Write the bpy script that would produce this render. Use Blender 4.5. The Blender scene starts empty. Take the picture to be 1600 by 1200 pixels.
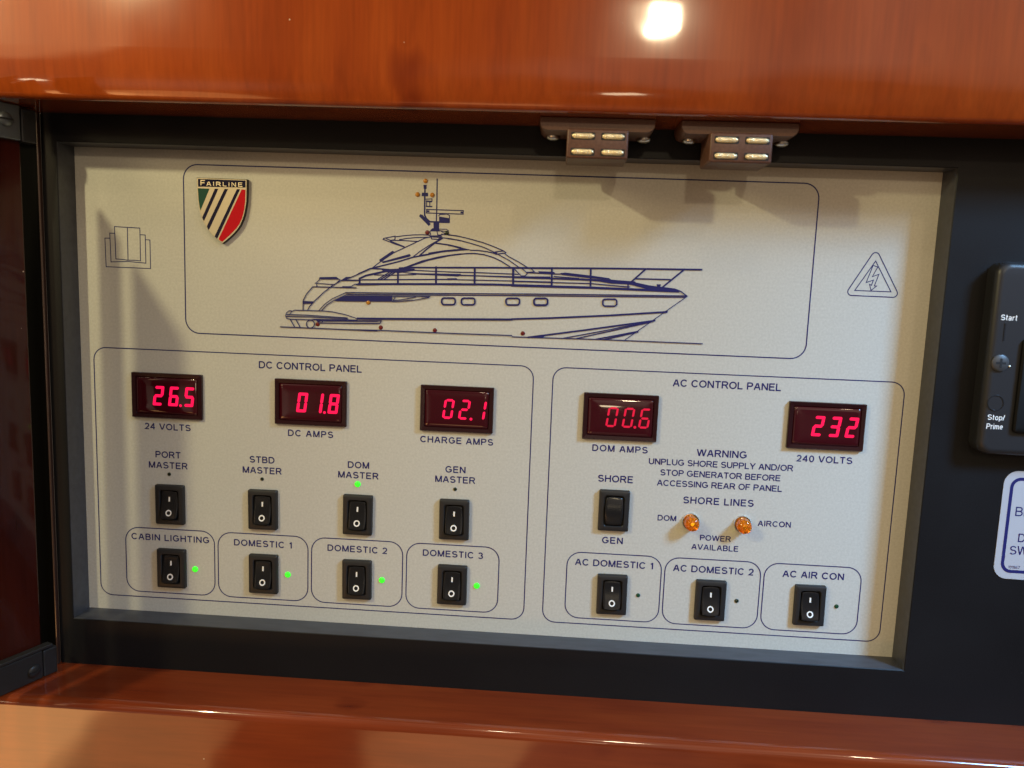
import bpy, bmesh, math, random
from mathutils import Vector, Matrix
random.seed(7)
S = bpy.context.scene
COL = S.collection

# ------------------------------------------------------------------ frame of reference
# Everything is measured in millimetres on the control panel: X to the right, Y down,
# Z away from the viewer (panel face at Z = 0, things that stand proud have Z < 0).
def V(x, y, z):
    return Vector((x, z, -y)) * 0.001

# ------------------------------------------------------------------ camera
R0 = (0.9975044492782041, -0.037464003677876535, 0.05984414840743165)
R1 = (0.044940067426694146, 0.9906370888720734, -0.1289129492748801)
R2 = (-0.05445423775860641, 0.13128064053579142, 0.9898485386212588)
CAM = (241.99079784, 48.03676283, -398.83339265)
FPX = 1250.0
cd = bpy.data.cameras.new('camera'); cam = bpy.data.objects.new('camera', cd); COL.objects.link(cam)
def dirv(r): return Vector((r[0], r[2], -r[1]))
right, down, fwd = dirv(R0), dirv(R1), dirv(R2)
m = Matrix((right, -down, -fwd)).transposed().to_4x4()
m.translation = V(*CAM); cam.matrix_world = m
cd.sensor_fit = 'HORIZONTAL'; cd.sensor_width = 36.0; cd.lens = FPX / 1600 * 36
cd.clip_start = 0.01; cd.clip_end = 50
cd.dof.use_dof = True; cd.dof.focus_distance = 0.405; cd.dof.aperture_fstop = 11.0
S.camera = cam

# ------------------------------------------------------------------ world: dim warm cabin
W = bpy.data.worlds.new('World'); S.world = W; W.use_nodes = True
nt = W.node_tree; nt.nodes.clear()
def N(tree, kind, **kw):
    n = tree.nodes.new(kind)
    for k, v in kw.items(): setattr(n, k, v)
    return n
out = N(nt, 'ShaderNodeOutputWorld'); bg = N(nt, 'ShaderNodeBackground')
tc = N(nt, 'ShaderNodeTexCoord')
no = N(nt, 'ShaderNodeTexNoise'); no.inputs['Scale'].default_value = 1.9; no.inputs['Detail'].default_value = 1.0
rp = N(nt, 'ShaderNodeValToRGB')
cr = rp.color_ramp
cr.elements[0].position = 0.40; cr.elements[0].color = (0.11, 0.08, 0.055, 1)
cr.elements[1].position = 0.62; cr.elements[1].color = (0.62, 0.50, 0.38, 1)
e = cr.elements.new(0.50); e.color = (0.24, 0.18, 0.12, 1)
nt.links.new(tc.outputs['Generated'], no.inputs['Vector'])
nt.links.new(no.outputs['Fac'], rp.inputs['Fac'])
# a few bright blobs added to the surroundings, aimed for the lacquer to mirror
nz = N(nt, 'ShaderNodeTexNoise'); nz.inputs['Scale'].default_value = 5.0; nz.inputs['Detail'].default_value = 1.0
nt.links.new(tc.outputs['Generated'], nz.inputs['Vector'])
sub = N(nt, 'ShaderNodeVectorMath', operation='SUBTRACT'); sub.inputs[1].default_value = (0.5, 0.5, 0.5)
scl = N(nt, 'ShaderNodeVectorMath', operation='SCALE'); scl.inputs['Scale'].default_value = 0.14
addv = N(nt, 'ShaderNodeVectorMath', operation='ADD'); nrmv = N(nt, 'ShaderNodeVectorMath', operation='NORMALIZE')
nt.links.new(nz.outputs['Color'], sub.inputs[0]); nt.links.new(sub.outputs[0], scl.inputs[0])
nt.links.new(tc.outputs['Generated'], addv.inputs[0]); nt.links.new(scl.outputs[0], addv.inputs[1]); nt.links.new(addv.outputs[0], nrmv.inputs[0])
sep = N(nt, 'ShaderNodeSeparateXYZ'); nt.links.new(tc.outputs['Generated'], sep.inputs[0])
low = N(nt, 'ShaderNodeMapRange', interpolation_type='SMOOTHSTEP'); low.inputs['From Min'].default_value = -0.75; low.inputs['From Max'].default_value = 0.15
low.inputs['To Min'].default_value = 0.30; low.inputs['To Max'].default_value = 1.0
nt.links.new(sep.outputs['Z'], low.inputs['Value'])
dim = N(nt, 'ShaderNodeVectorMath', operation='SCALE'); nt.links.new(rp.outputs['Color'], dim.inputs[0]); nt.links.new(low.outputs['Result'], dim.inputs['Scale'])
col = dim.outputs[0]
for d, r0, r1, c in (((-0.53, -0.72, -0.44), 4.0, 6.5, (4.2, 2.0, 0.7)), ((-0.44, -0.77, -0.46), 7.0, 8.5, (2.0, 0.95, 0.33)),
                     ((-0.10, -0.85, -0.52), 4.0, 5.5, (1.8, 0.85, 0.3)), ((-0.58, -0.78, 0.22), 6.0, 8.0, (1.9, 1.1, 0.5)), ((0.48, -0.84, 0.26), 9.0, 16.0, (0.55, 0.34, 0.26))):
    dot = N(nt, 'ShaderNodeVectorMath', operation='DOT_PRODUCT'); dot.inputs[1].default_value = Vector(d).normalized()
    nt.links.new(nrmv.outputs[0], dot.inputs[0])
    mr = N(nt, 'ShaderNodeMapRange', interpolation_type='SMOOTHSTEP')
    mr.inputs['From Min'].default_value = math.cos(math.radians(r1)); mr.inputs['From Max'].default_value = math.cos(math.radians(r0))
    nt.links.new(dot.outputs['Value'], mr.inputs['Value'])
    mx = N(nt, 'ShaderNodeMix', data_type='RGBA', blend_type='ADD'); nt.links.new(mr.outputs['Result'], mx.inputs[0])
    nt.links.new(col, mx.inputs[6]); mx.inputs[7].default_value = (*c, 1); col = mx.outputs[2]
nt.links.new(col, bg.inputs['Color'])
bg.inputs['Strength'].default_value = 1.06
nt.links.new(bg.outputs['Background'], out.inputs['Surface'])

# ------------------------------------------------------------------ lamps of the cabin
def lamp(name, pos, target, power, size, color, shape='DISK'):
    l = bpy.data.lights.new(name, 'AREA'); l.shape = shape; l.size = size; l.energy = power; l.color = color
    o = bpy.data.objects.new(name, l); COL.objects.link(o)
    o.location = V(*pos)
    d = V(*target) - V(*pos)
    o.rotation_euler = d.to_track_quat('-Z', 'Y').to_euler()
    return o
WARM = (1.0, 0.80, 0.50)
o_ = lamp('ceiling_lamp', (429, -500, -1470), (250, 60, 0), 2.6, 0.070, WARM, 'RECTANGLE'); o_.data.size_y = 0.040
lamp('bulkhead_lamp', (-145, -212, -400), (150, 90, 0), 1.35, 0.018, (1.0, 0.88, 0.48))
lamp('ceiling_lamp', (1000, -950, -1250), (200, 60, 0), 2.0, 0.06, WARM)
lamp('ceiling_lamp', (150, -1000, -900), (200, 60, 0), 1.0, 0.05, WARM)
lamp('courtesy_lamp', (355, 255, -1418), (265, 60, 0), 0.16, 0.07, WARM)
lamp('courtesy_lamp', (-753, 211, -1198), (10, 60, 0), 0.10, 0.05, WARM)
lamp('cabin_lamp', (-527, -267, -620), (250, 120, 0), 1.35, 0.18, (1.0, 0.83, 0.42))
lamp('added_cool_fill', (847, -543, -413), (455, 60, -20), 0.40, 0.09, (0.45, 0.74, 1.0), 'SQUARE')  # added fill lamp, no known hatch; puts cool light on the lining
o_ = lamp('window_light', (883, -375, -420), (420, 200, 0), 0.86, 0.16, (0.27, 0.58, 1.0), 'SQUARE'); o_.data.spread = math.radians(46)

S.view_settings.view_transform = 'Standard'; S.view_settings.look = 'None'
S.view_settings.exposure = 0.0; S.view_settings.gamma = 1.0
S.cycles.use_denoising = True
S.cycles.max_bounces = 10

# ------------------------------------------------------------------ materials
def mat(name, color, rough=0.5, metal=0.0, coat=0.0, coat_rough=0.03, emit=None, strength=0.0, trans=0.0, spec=0.5, ior=1.45):
    m = bpy.data.materials.new(name); m.use_nodes = True
    b = m.node_tree.nodes['Principled BSDF']
    b.inputs['Base Color'].default_value = (*color, 1); b.inputs['Roughness'].default_value = rough
    b.inputs['Metallic'].default_value = metal; b.inputs['Coat Weight'].default_value = coat
    b.inputs['Coat Roughness'].default_value = coat_rough; b.inputs['Transmission Weight'].default_value = trans
    b.inputs['Specular IOR Level'].default_value = spec; b.inputs['IOR'].default_value = ior
    if emit:
        b.inputs['Emission Color'].default_value = (*emit, 1); b.inputs['Emission Strength'].default_value = strength
    return m
def noise_chain(m, scale, mapping=(1, 1, 1), detail=4.0, rough=0.55, coord='Object'):
    t = m.node_tree
    c = N(t, 'ShaderNodeTexCoord'); mp = N(t, 'ShaderNodeMapping'); n = N(t, 'ShaderNodeTexNoise')
    mp.inputs['Scale'].default_value = mapping
    n.inputs['Scale'].default_value = scale; n.inputs['Detail'].default_value = detail; n.inputs['Roughness'].default_value = rough
    t.links.new(c.outputs[coord], mp.inputs['Vector']); t.links.new(mp.outputs['Vector'], n.inputs['Vector'])
    return n
def ramp(t, src, stops):
    r = N(t, 'ShaderNodeValToRGB'); cr = r.color_ramp
    while len(cr.elements) < len(stops): cr.elements.new(0.5)
    for e, (p, c) in zip(cr.elements, stops): e.position = p; e.color = (*c, 1)
    t.links.new(src, r.inputs['Fac']); return r.outputs['Color']
def mixc(t, a, b, fac, mode='MIX'):
    mx = N(t, 'ShaderNodeMix', data_type='RGBA', blend_type=mode)
    if isinstance(fac, float): mx.inputs[0].default_value = fac
    else: t.links.new(fac, mx.inputs[0])
    t.links.new(a, mx.inputs[6]); t.links.new(b, mx.inputs[7]); return mx.outputs[2]
def grey(v): return (v, v, v)
def bump(m, src, strength, dist, target='Normal'):
    t = m.node_tree; b = N(t, 'ShaderNodeBump'); b.inputs['Strength'].default_value = strength; b.inputs['Distance'].default_value = dist
    t.links.new(src, b.inputs['Height']); t.links.new(b.outputs['Normal'], t.nodes['Principled BSDF'].inputs[target])

def dust(m, col, scale, size, c):
    # sparse pale specks of dust lying on the surface
    t = m.node_tree; tcn = N(t, 'ShaderNodeTexCoord')
    v = N(t, 'ShaderNodeTexVoronoi'); v.inputs['Scale'].default_value = scale; t.links.new(tcn.outputs['Object'], v.inputs['Vector'])
    sp = N(t, 'ShaderNodeSeparateColor'); t.links.new(v.outputs['Color'], sp.inputs[0])
    thr = N(t, 'ShaderNodeMath', operation='MULTIPLY'); t.links.new(sp.outputs[0], thr.inputs[0]); thr.inputs[1].default_value = size
    lt = N(t, 'ShaderNodeMath', operation='LESS_THAN'); t.links.new(v.outputs['Distance'], lt.inputs[0]); t.links.new(thr.outputs[0], lt.inputs[1])
    gt = N(t, 'ShaderNodeMath', operation='GREATER_THAN'); t.links.new(sp.outputs[1], gt.inputs[0]); gt.inputs[1].default_value = 0.72
    mu = N(t, 'ShaderNodeMath', operation='MULTIPLY'); t.links.new(lt.outputs[0], mu.inputs[0]); t.links.new(gt.outputs[0], mu.inputs[1])
    rgb = N(t, 'ShaderNodeRGB'); rgb.outputs[0].default_value = (*c, 1)
    return mixc(t, col, rgb.outputs[0], mu.outputs[0])

def wood(name, grain, c0, c1, c2, coat_rough=0.05, coat=1.0):
    m = mat(name, c1, 0.16, coat=coat, coat_rough=coat_rough, spec=0.16)
    t = m.node_tree; b = t.nodes['Principled BSDF']
    mp = (1, 1, 0.045) if grain == 'Z' else (0.045, 1, 1)
    fine = noise_chain(m, 520, mp, 3, 0.6)
    mid = noise_chain(m, 60, (1, 1, 0.16) if grain == 'Z' else (0.16, 1, 1), 4, 0.6)
    big = noise_chain(m, 9, (1, 1, 0.6) if grain == 'Z' else (0.6, 1, 1), 3, 0.5)
    base = ramp(t, mid.outputs['Fac'], [(0.18, c0), (0.52, c1), (0.88, c2)])
    f = ramp(t, fine.outputs['Fac'], [(0.30, grey(0.88)), (0.70, grey(1.08))])
    g = ramp(t, big.outputs['Fac'], [(0.25, (0.84, 0.74, 0.72)), (0.50, grey(1.0)), (0.78, (1.10, 1.08, 1.02))])
    x = mixc(t, base, f, 1.0, 'MULTIPLY'); x = mixc(t, x, g, 1.0, 'MULTIPLY')
    fleck = noise_chain(m, 34, (1, 1, 0.5) if grain == 'Z' else (0.5, 1, 1), 2, 0.5)
    x = mixc(t, x, ramp(t, fleck.outputs['Fac'], [(0.24, (0.62, 0.50, 0.60)), (0.33, grey(1.0))]), 1.0, 'MULTIPLY')
    x = dust(m, x, 95, 0.035, (0.55, 0.42, 0.32))
    t.links.new(x, b.inputs['Base Color'])
    peel = noise_chain(m, 38, (1, 1, 1), 1, 0.4)
    bump(m, peel.outputs['Fac'], 0.22, 0.0008, 'Coat Normal')
    bump(m, peel.outputs['Fac'], 0.12, 0.0006)
    return m
WOOD_V = wood('cherry_lacquer', 'Z', (0.215, 0.033, 0.0055), (0.285, 0.050, 0.007), (0.335, 0.067, 0.010))
WOOD_H = wood('cherry_lacquer_cross', 'X', (0.145, 0.020, 0.006), (0.205, 0.033, 0.008), (0.26, 0.048, 0.011))
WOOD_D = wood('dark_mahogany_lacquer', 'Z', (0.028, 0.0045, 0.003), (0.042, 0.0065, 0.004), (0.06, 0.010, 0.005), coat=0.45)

PLATE = mat('satin_silver_panel', (0.5, 0.48, 0.44), 0.6, spec=0.25)
t = PLATE.node_tree; b = t.nodes['Principled BSDF']
g1 = noise_chain(PLATE, 900, (1, 1, 1), 2, 0.6); g2 = noise_chain(PLATE, 700, (0.09, 1, 1), 2, 0.6)
a = ramp(t, g1.outputs['Fac'], [(0.3, (0.465, 0.455, 0.41)), (0.7, (0.535, 0.525, 0.475))])
s = ramp(t, g2.outputs['Fac'], [(0.3, grey(0.99)), (0.7, grey(1.01))])
t.links.new(mixc(t, a, s, 1.0, 'MULTIPLY'), b.inputs['Base Color'])
bump(PLATE, g1.outputs['Fac'], 0.12, 0.0001)

BLACK = mat('satin_black_board', (0.007, 0.007, 0.008), 0.45, spec=0.25)
t = BLACK.node_tree; b = t.nodes['Principled BSDF']
n1 = noise_chain(BLACK, 14, (1, 1, 1), 5, 0.6)
t.links.new(ramp(t, n1.outputs['Fac'], [(0.3, grey(0.38)), (0.75, grey(0.56))]), b.inputs['Roughness'])
n2 = noise_chain(BLACK, 1500, (1, 1, 1), 2, 0.6)
t.links.new(dust(BLACK, ramp(t, n2.outputs['Fac'], [(0.3, (0.0042, 0.0042, 0.005)), (0.72, (0.009, 0.009, 0.0105))]), 70, 0.03, (0.12, 0.12, 0.12)), b.inputs['Base Color'])
n3 = noise_chain(BLACK, 420, (1, 1, 1), 0, 0.5)
REVEAL = mat('black_recess_lining', (0.030, 0.031, 0.032), 0.42, spec=0.6)
n1 = noise_chain(REVEAL, 300, (0.2, 1, 1), 4, 0.6)
t = REVEAL.node_tree
t.links.new(ramp(t, n1.outputs['Fac'], [(0.3, (0.040, 0.042, 0.050)), (0.75, (0.064, 0.067, 0.078))]), t.nodes['Principled BSDF'].inputs['Base Color'])
INK = mat('navy_ink', (0.014, 0.015, 0.11), 0.5, spec=0.3)
SWITCH = mat('black_nylon', (0.016, 0.016, 0.017), 0.42, spec=0.5)
n1 = noise_chain(SWITCH, 1800, (1, 1, 1), 2, 0.5); bump(SWITCH, n1.outputs['Fac'], 0.12, 0.0001)
ROCKER = mat('gloss_black_nylon', (0.010, 0.010, 0.011), 0.22, spec=0.5)
WHITE = mat('white_print', (0.82, 0.80, 0.76), 0.5)
METER = mat('dark_red_bezel', (0.022, 0.0045, 0.006), 0.22, spec=0.5)
LENS = mat('dark_red_filter', (0.042, 0.0022, 0.006), 0.06, coat=0.6, coat_rough=0.02)
DIGIT = mat('red_led_segments', (0.1, 0.0, 0.01), 0.4, emit=(1.0, 0.003, 0.07), strength=1.3)
DIGIT_DIM = mat('red_led_segments_dim', (0.1, 0.0, 0.01), 0.4, emit=(1.0, 0.006, 0.055), strength=0.72)
LED_ON = mat('green_led_lit', (0.05, 0.5, 0.03), 0.25, emit=(0.03, 1.0, 0.015), strength=1.0)
LED_OFF = mat('green_led_unlit', (0.010, 0.020, 0.011), 0.18, coat=0.4)
LED_GREEN = mat('deep_green_led', (0.006, 0.055, 0.026), 0.2, coat=0.4)
LED_AMBER = mat('amber_led', (0.42, 0.17, 0.012), 0.2, coat=0.6)
LED_RED = mat('dark_red_led', (0.12, 0.004, 0.006), 0.35, coat=0.15)
CHROME = mat('chrome', (0.78, 0.77, 0.75), 0.14, metal=1.0)
STEEL = mat('zinc_screw', (0.62, 0.61, 0.58), 0.28, metal=1.0)
ORANGE = mat('orange_lens', (1.0, 0.43, 0.02), 0.06, trans=0.85, ior=1.49)
ORANGE_IN = mat('orange_reflector', (0.98, 0.50, 0.06), 0.2, metal=0.6)
BULB = mat('lit_neon', (1, 0.5, 0.1), 0.4, emit=(1.0, 0.50, 0.05), strength=1.3)
GOLD = mat('gold_plate', (0.88, 0.76, 0.54), 0.22, metal=0.5)
NAVY = mat('navy_enamel', (0.012, 0.012, 0.035), 0.1, coat=1.0)
GREEN = mat('green_enamel', (0.02, 0.075, 0.05), 0.1, coat=1.0)
RED = mat('red_enamel', (0.50, 0.006, 0.012), 0.1, coat=1.0)
DARKSIDE = mat('dark_cast_metal', (0.03, 0.03, 0.03), 0.35, metal=0.6)
BROWN = mat('brown_plastic', (0.105, 0.046, 0.030), 0.42, spec=0.45)
n1 = noise_chain(BROWN, 900, (1, 1, 1), 4, 0.6); t = BROWN.node_tree
t.links.new(ramp(t, n1.outputs['Fac'], [(0.35, (0.085, 0.036, 0.023)), (0.66, (0.115, 0.052, 0.034)), (0.78, (0.17, 0.10, 0.07))]), t.nodes['Principled BSDF'].inputs['Base Color'])
BRASS = mat('gold_contact', (0.92, 0.78, 0.48), 0.28, metal=0.6)
n1 = noise_chain(BRASS, 700, (1, 1, 1), 3, 0.6); bump(BRASS, n1.outputs['Fac'], 0.9, 0.0006)
HINGE = mat('grey_hinge_plate', (0.15, 0.165, 0.18), 0.32, metal=0.75)
HINGE_B = mat('black_hinge_casting', (0.028, 0.028, 0.030), 0.4, metal=0.3)
DARK = mat('black_rubber', (0.008, 0.008, 0.009), 0.6)
BOX = mat('black_moulded_case', (0.018, 0.019, 0.022), 0.38, spec=0.5)
n1 = noise_chain(BOX, 1500, (1, 1, 1), 2, 0.5); bump(BOX, n1.outputs['Fac'], 0.1, 0.0001)
BOXR = mat('black_moulded_edge', (0.018, 0.019, 0.022), 0.2)
STICKER = mat('white_sticker', (0.42, 0.42, 0.45), 0.4)

# ------------------------------------------------------------------ mesh helpers
class MB:
    def __init__(s): s.v = []; s.f = []
    def add(s, pts, faces):
        k = len(s.v); s.v += [tuple(p) for p in pts]; s.f += [tuple(i + k for i in f) for f in faces]; return s
    def loops(s, ls, cap0=False, cap1=False):
        n = len(ls[0]); pts = [p for l in ls for p in l]; fs = []
        for a in range(len(ls) - 1):
            for i in range(n):
                j = (i + 1) % n; fs.append((a*n + i, a*n + j, (a+1)*n + j, (a+1)*n + i))
        if cap0: fs.append(tuple(range(n))[::-1])
        if cap1: fs.append(tuple((len(ls)-1)*n + i for i in range(n)))
        return s.add(pts, fs)
    def box(s, x0, x1, y0, y1, z0, z1):
        return s.loops([[(x0,y0,z),(x1,y0,z),(x1,y1,z),(x0,y1,z)] for z in (z1, z0)], True, True)
    def poly(s, pts, z): return s.add([(x, y, z) for x, y in pts], [tuple(range(len(pts)))])
    def prism(s, pts, z0, z1): return s.loops([[(x, y, z) for x, y in pts] for z in (z1, z0)], True, True)
    def stroke(s, pts, w, z, closed=False, ext=0.3):
        P = [Vector(p) for p in pts]
        Q = [P[0]]
        for p in P[1:]:
            if (p - Q[-1]).length > 1e-4: Q.append(p)
        if closed and (Q[0] - Q[-1]).length < 1e-4: Q.pop()
        P = Q; n = len(P); L = []; Rr = []
        for i in range(n):
            a = P[i-1] if (i > 0 or closed) else None
            c = P[(i+1) % n] if (i < n-1 or closed) else None
            d1 = (P[i] - a).normalized() if a is not None else None
            d2 = (c - P[i]).normalized() if c is not None else None
            if d1 is None: d1 = d2
            if d2 is None: d2 = d1
            n1 = Vector((-d1.y, d1.x)); n2 = Vector((-d2.y, d2.x)); mm = n1 + n2
            if mm.length < 1e-3: mm = n1
            mm.normalize(); k = min(1.0 / max(mm.dot(n1), 0.25), 2.2)
            o = mm * (k * w / 2); q = P[i]
            if not closed and i == 0: q = q - d2 * w * ext
            if not closed and i == n-1: q = q + d1 * w * ext
            L.append(q + o); Rr.append(q - o)
        pts3 = [(p.x, p.y, z) for p in L] + [(p.x, p.y, z) for p in Rr]
        fs = [(i, (i+1) % n, n + (i+1) % n, n + i) for i in range(n if closed else n-1)]
        return s.add(pts3, fs)
    def build(s, name, material, parent=None, origin=(0, 0, 0), smooth=None, bevel=0, segs=2, sheet=False):
        me = bpy.data.meshes.new(name); bm = bmesh.new()
        o = V(*origin)
        vs = [bm.verts.new(V(*p) - o) for p in s.v]
        for f in s.f:
            try: bm.faces.new([vs[i] for i in f])
            except ValueError: pass
        if not sheet: bmesh.ops.recalc_face_normals(bm, faces=bm.faces)
        if bevel:
            ed = [e for e in bm.edges if len(e.link_faces) == 2 and e.calc_face_angle(0) > 0.5]
            bmesh.ops.bevel(bm, geom=ed, offset=bevel*0.001, segments=segs, affect='EDGES', profile=0.5)
        bm.normal_update(); bm.to_mesh(me); bm.free()
        me.materials.append(material)
        ob = bpy.data.objects.new(name, me); COL.objects.link(ob)
        place(ob, origin, parent)
        if smooth is not None:
            for p in me.polygons: p.use_smooth = True
            me.set_sharp_from_angle(angle=math.radians(smooth))
        return ob
ORG = {}
def place(ob, origin, parent):
    ORG[ob] = Vector(origin)
    if parent is not None:
        ob.parent = parent; ob.location = V(*(Vector(origin) - ORG[parent]))
    else: ob.location = V(*origin)
def tag(o, label=None, cat=None, group=None, kind=None):
    for k, v in (('label', label), ('category', cat), ('group', group), ('kind', kind)):
        if v: o[k] = v
    return o
def thing(name, origin, label, cat, group=None):
    o = bpy.data.objects.new(name, None); COL.objects.link(o); o.empty_display_size = 0.01
    place(o, origin, None); return tag(o, label, cat, group)
def copy_tree(o, origin, parent=None):
    c = o.copy(); COL.objects.link(c); ORG[c] = Vector(origin)
    if parent is not None: c.parent = parent; c.location = V(*(Vector(origin) - ORG[parent]))
    else: c.location = V(*origin)
    for ch in list(o.children):
        copy_tree(ch, Vector(origin) + ORG[ch] - ORG[o], c)
    return c
def rrect(x0, x1, y0, y1, r, n=6):
    r = max(r, 1e-3); P = []
    for cx, cy, a0 in ((x1-r, y0+r, -90), (x1-r, y1-r, 0), (x0+r, y1-r, 90), (x0+r, y0+r, 180)):
        for i in range(n+1):
            a = math.radians(a0 + 90*i/n); P.append((cx + r*math.cos(a), cy + r*math.sin(a)))
    return P
def at_z(P, z): return [(x, y, z) for x, y in P]
def circ(cx, cy, r, n=28): return [(cx + r*math.cos(2*math.pi*i/n), cy + r*math.sin(2*math.pi*i/n)) for i in range(n)]
# a measured image position on a plane Z = const of the real panel, in panel millimetres
def P(px, py, z=0.0):
    a = (px - 800) / FPX; c = (py - 600) / FPX
    d = [R0[i]*a + R1[i]*c + R2[i] for i in range(3)]
    s = (z - CAM[2]) / d[2]
    return (CAM[0] + s*d[0], CAM[1] + s*d[1])

# ------------------------------------------------------------------ lettering: plain sans capitals drawn as strokes
def EL(cx, cy, rx, ry, a0, a1):
    n = max(4, int(abs(a1 - a0) / 13)); return [(cx + rx*math.cos(math.radians(a0 + (a1-a0)*i/n)), cy + ry*math.sin(math.radians(a0 + (a1-a0)*i/n))) for i in range(n+1)]
GLY = {
 ' ': (0.30, []), '/': (0.34, [[(.03, -.02), (.31, 1.02)]]),
 'A': (0.90, [[(.06, 0), (.41, .96)], [(.49, .96), (.84, 0)], [(.20, .34), (.70, .34)]]),
 'B': (0.84, [[(.09, 0), (.09, 1)], [(.09, .93), (.47, .93)] + EL(.47, .725, .24, .205, 80, -80) + [(.09, .52)], [(.09, .07), (.50, .07)] + EL(.50, .295, .26, .225, -80, 80)]),
 'C': (0.94, [EL(.49, .5, .41, .43, 38, 322)]),
 'D': (0.92, [[(.09, 0), (.09, 1)], [(.09, .93), (.42, .93)] + EL(.42, .5, .42, .43, 80, -80) + [(.42, .07), (.09, .07)]]),
 'E': (0.80, [[(.09, 0), (.09, 1)], [(.09, .93), (.76, .93)], [(.09, .52), (.70, .52)], [(.09, .07), (.78, .07)]]),
 'F': (0.76, [[(.09, 0), (.09, 1)], [(.09, .93), (.73, .93)], [(.09, .50), (.64, .50)]]),
 'G': (1.00, [EL(.50, .5, .42, .43, 40, 318) + [(.89, .25), (.89, .46), (.55, .46)]]),
 'H': (0.88, [[(.09, 0), (.09, 1)], [(.79, 0), (.79, 1)], [(.09, .53), (.79, .53)]]),
 'I': (0.20, [[(.10, 0), (.10, 1)]]),
 'L': (0.72, [[(.09, 1), (.09, .07), (.70, .07)]]),
 'M': (1.02, [[(.09, 0), (.09, 1)], [(.93, 0), (.93, 1)], [(.12, .97), (.48, .03)], [(.54, .03), (.90, .97)]]),
 'N': (0.88, [[(.09, 0), (.09, 1)], [(.79, 0), (.79, 1)], [(.11, .95), (.77, .05)]]),
 'O': (1.00, [EL(.50, .5, .43, .43, 0, 360)]),
 'P': (0.82, [[(.09, 0), (.09, 1)], [(.09, .93), (.47, .93)] + EL(.47, .70, .27, .23, 80, -80) + [(.47, .47), (.09, .47)]]),
 'R': (0.90, [[(.09, 0), (.09, 1)], [(.09, .93), (.50, .93)] + EL(.50, .71, .28, .22, 80, -80) + [(.50, .49), (.09, .49)], [(.48, .48), (.60, .36), (.84, 0)]]),
 'S': (0.84, [EL(.42, .715, .31, .215, 22, 262) + EL(.43, .29, .34, .22, 82, -158)]),
 'T': (0.80, [[(.40, 0), (.40, 1)], [(.02, .93), (.78, .93)]]),
 'U': (0.88, [[(.09, 1), (.09, .40)] + EL(.44, .40, .35, .33, 180, 360) + [(.79, 1)]]),
 'V': (0.88, [[(.04, 1), (.41, .04)], [(.47, .04), (.84, 1)]]),
 'W': (1.26, [[(.04, 1), (.33, .03)], [(.34, .03), (.60, .97)], [(.66, .97), (.92, .03)], [(.93, .03), (1.22, 1)]]),
 'Y': (0.88, [[(.04, 1), (.44, .44)], [(.84, 1), (.44, .44)], [(.44, .46), (.44, 0)]]),
 '0': (0.74, [EL(.37, .5, .29, .43, 0, 360)]), '1': (0.52, [[(.36, 0), (.36, 1)], [(.35, .93), (.24, .81), (.10, .74)]]),
 '2': (0.74, [EL(.37, .68, .28, .25, 168, -30) + [(.45, .36), (.10, .07), (.70, .07)]]),
 '3': (0.74, [EL(.35, .72, .26, .21, 160, -80), EL(.36, .285, .30, .215, 85, -160)]),
 '4': (0.76, [[(.53, 0), (.53, 1)], [(.52, .97), (.06, .30), (.72, .30)]]),
 '6': (0.74, [EL(.37, .30, .28, .23, 0, 360), EL(.41, .5, .32, .43, 48, 190)]),
 '7': (0.72, [[(.05, .93), (.66, .93), (.40, .50), (.27, 0)]]), '8': (0.74, [EL(.37, .72, .24, .21, 0, 360), EL(.37, .285, .29, .215, 0, 360)]),
 't': (0.40, [[(.18, .96), (.18, .20)] + EL(.29, .18, .11, .12, 180, 290), [(.03, .68), (.37, .68)]]),
 'a': (0.64, [EL(.29, .21, .20, .15, 0, 360), EL(.31, .47, .21, .20, 160, 0) + [(.52, 0)]]),
 'r': (0.44, [[(.09, 0), (.09, .72)], EL(.34, .40, .25, .26, 170, 75)]), 'o': (0.68, [EL(.34, .36, .26, .30, 0, 360)]),
 'p': (0.68, [[(.09, -.28), (.09, .72)], EL(.35, .36, .26, .30, 0, 360)]), 'i': (0.20, [[(.10, 0), (.10, .72)], [(.10, .86), (.10, 1)]]),
 'm': (1.00, [[(.09, 0), (.09, .72)], [(.09, .40)] + EL(.29, .45, .20, .21, 170, 0) + [(.49, 0)], [(.49, .40)] + EL(.69, .45, .20, .21, 170, 0) + [(.89, 0)]]),
 'e': (0.68, [[(.08, .38), (.60, .38)] + EL(.34, .36, .26, .30, 8, 312)]),
}
def lettering(mb, body, x0, x1, yc, h, z, wt=0.19):
    ws = sum(GLY[c][0] for c in body); n = len(body) - 1; tw = (x1 - x0) / h
    gap = min(max((tw - ws) / n, 0.10), 0.34) if n else 0
    kx = (x1 - x0) / (ws + gap*n); x = x0; k = 0
    for c in body:
        gw, strokes = GLY[c]
        for st in strokes:
            closed = len(st) > 8 and (Vector(st[0]) - Vector(st[-1])).length < 1e-3
            mb.stroke([(x + p*kx, yc + h/2 - q*h) for p, q in st], h*wt, z - 0.002*(k % 4), closed, 0.0); k += 1
        x += (gw + gap)*kx
    return mb

# ================================================================== LARGE STRUCTURE
XL, XR = -320, 820
def profile(name, prof, material, label, cat, x0=XL, x1=XR, n=60):
    mb = MB()
    mb.loops([[(x, y, z) for y, z in prof] for x in (x0, x1)], True, True)
    o = mb.build(name, material, None, ((x0+x1)/2, prof[0][0], prof[0][1]), smooth=40)
    return tag(o, label, cat)
def arc(cy, cz, r, a0, a1, n=8):
    return [(cy + r*math.sin(math.radians(a0 + (a1-a0)*i/n)), cz - r*math.cos(math.radians(a0 + (a1-a0)*i/n))) for i in range(n+1)]
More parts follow.
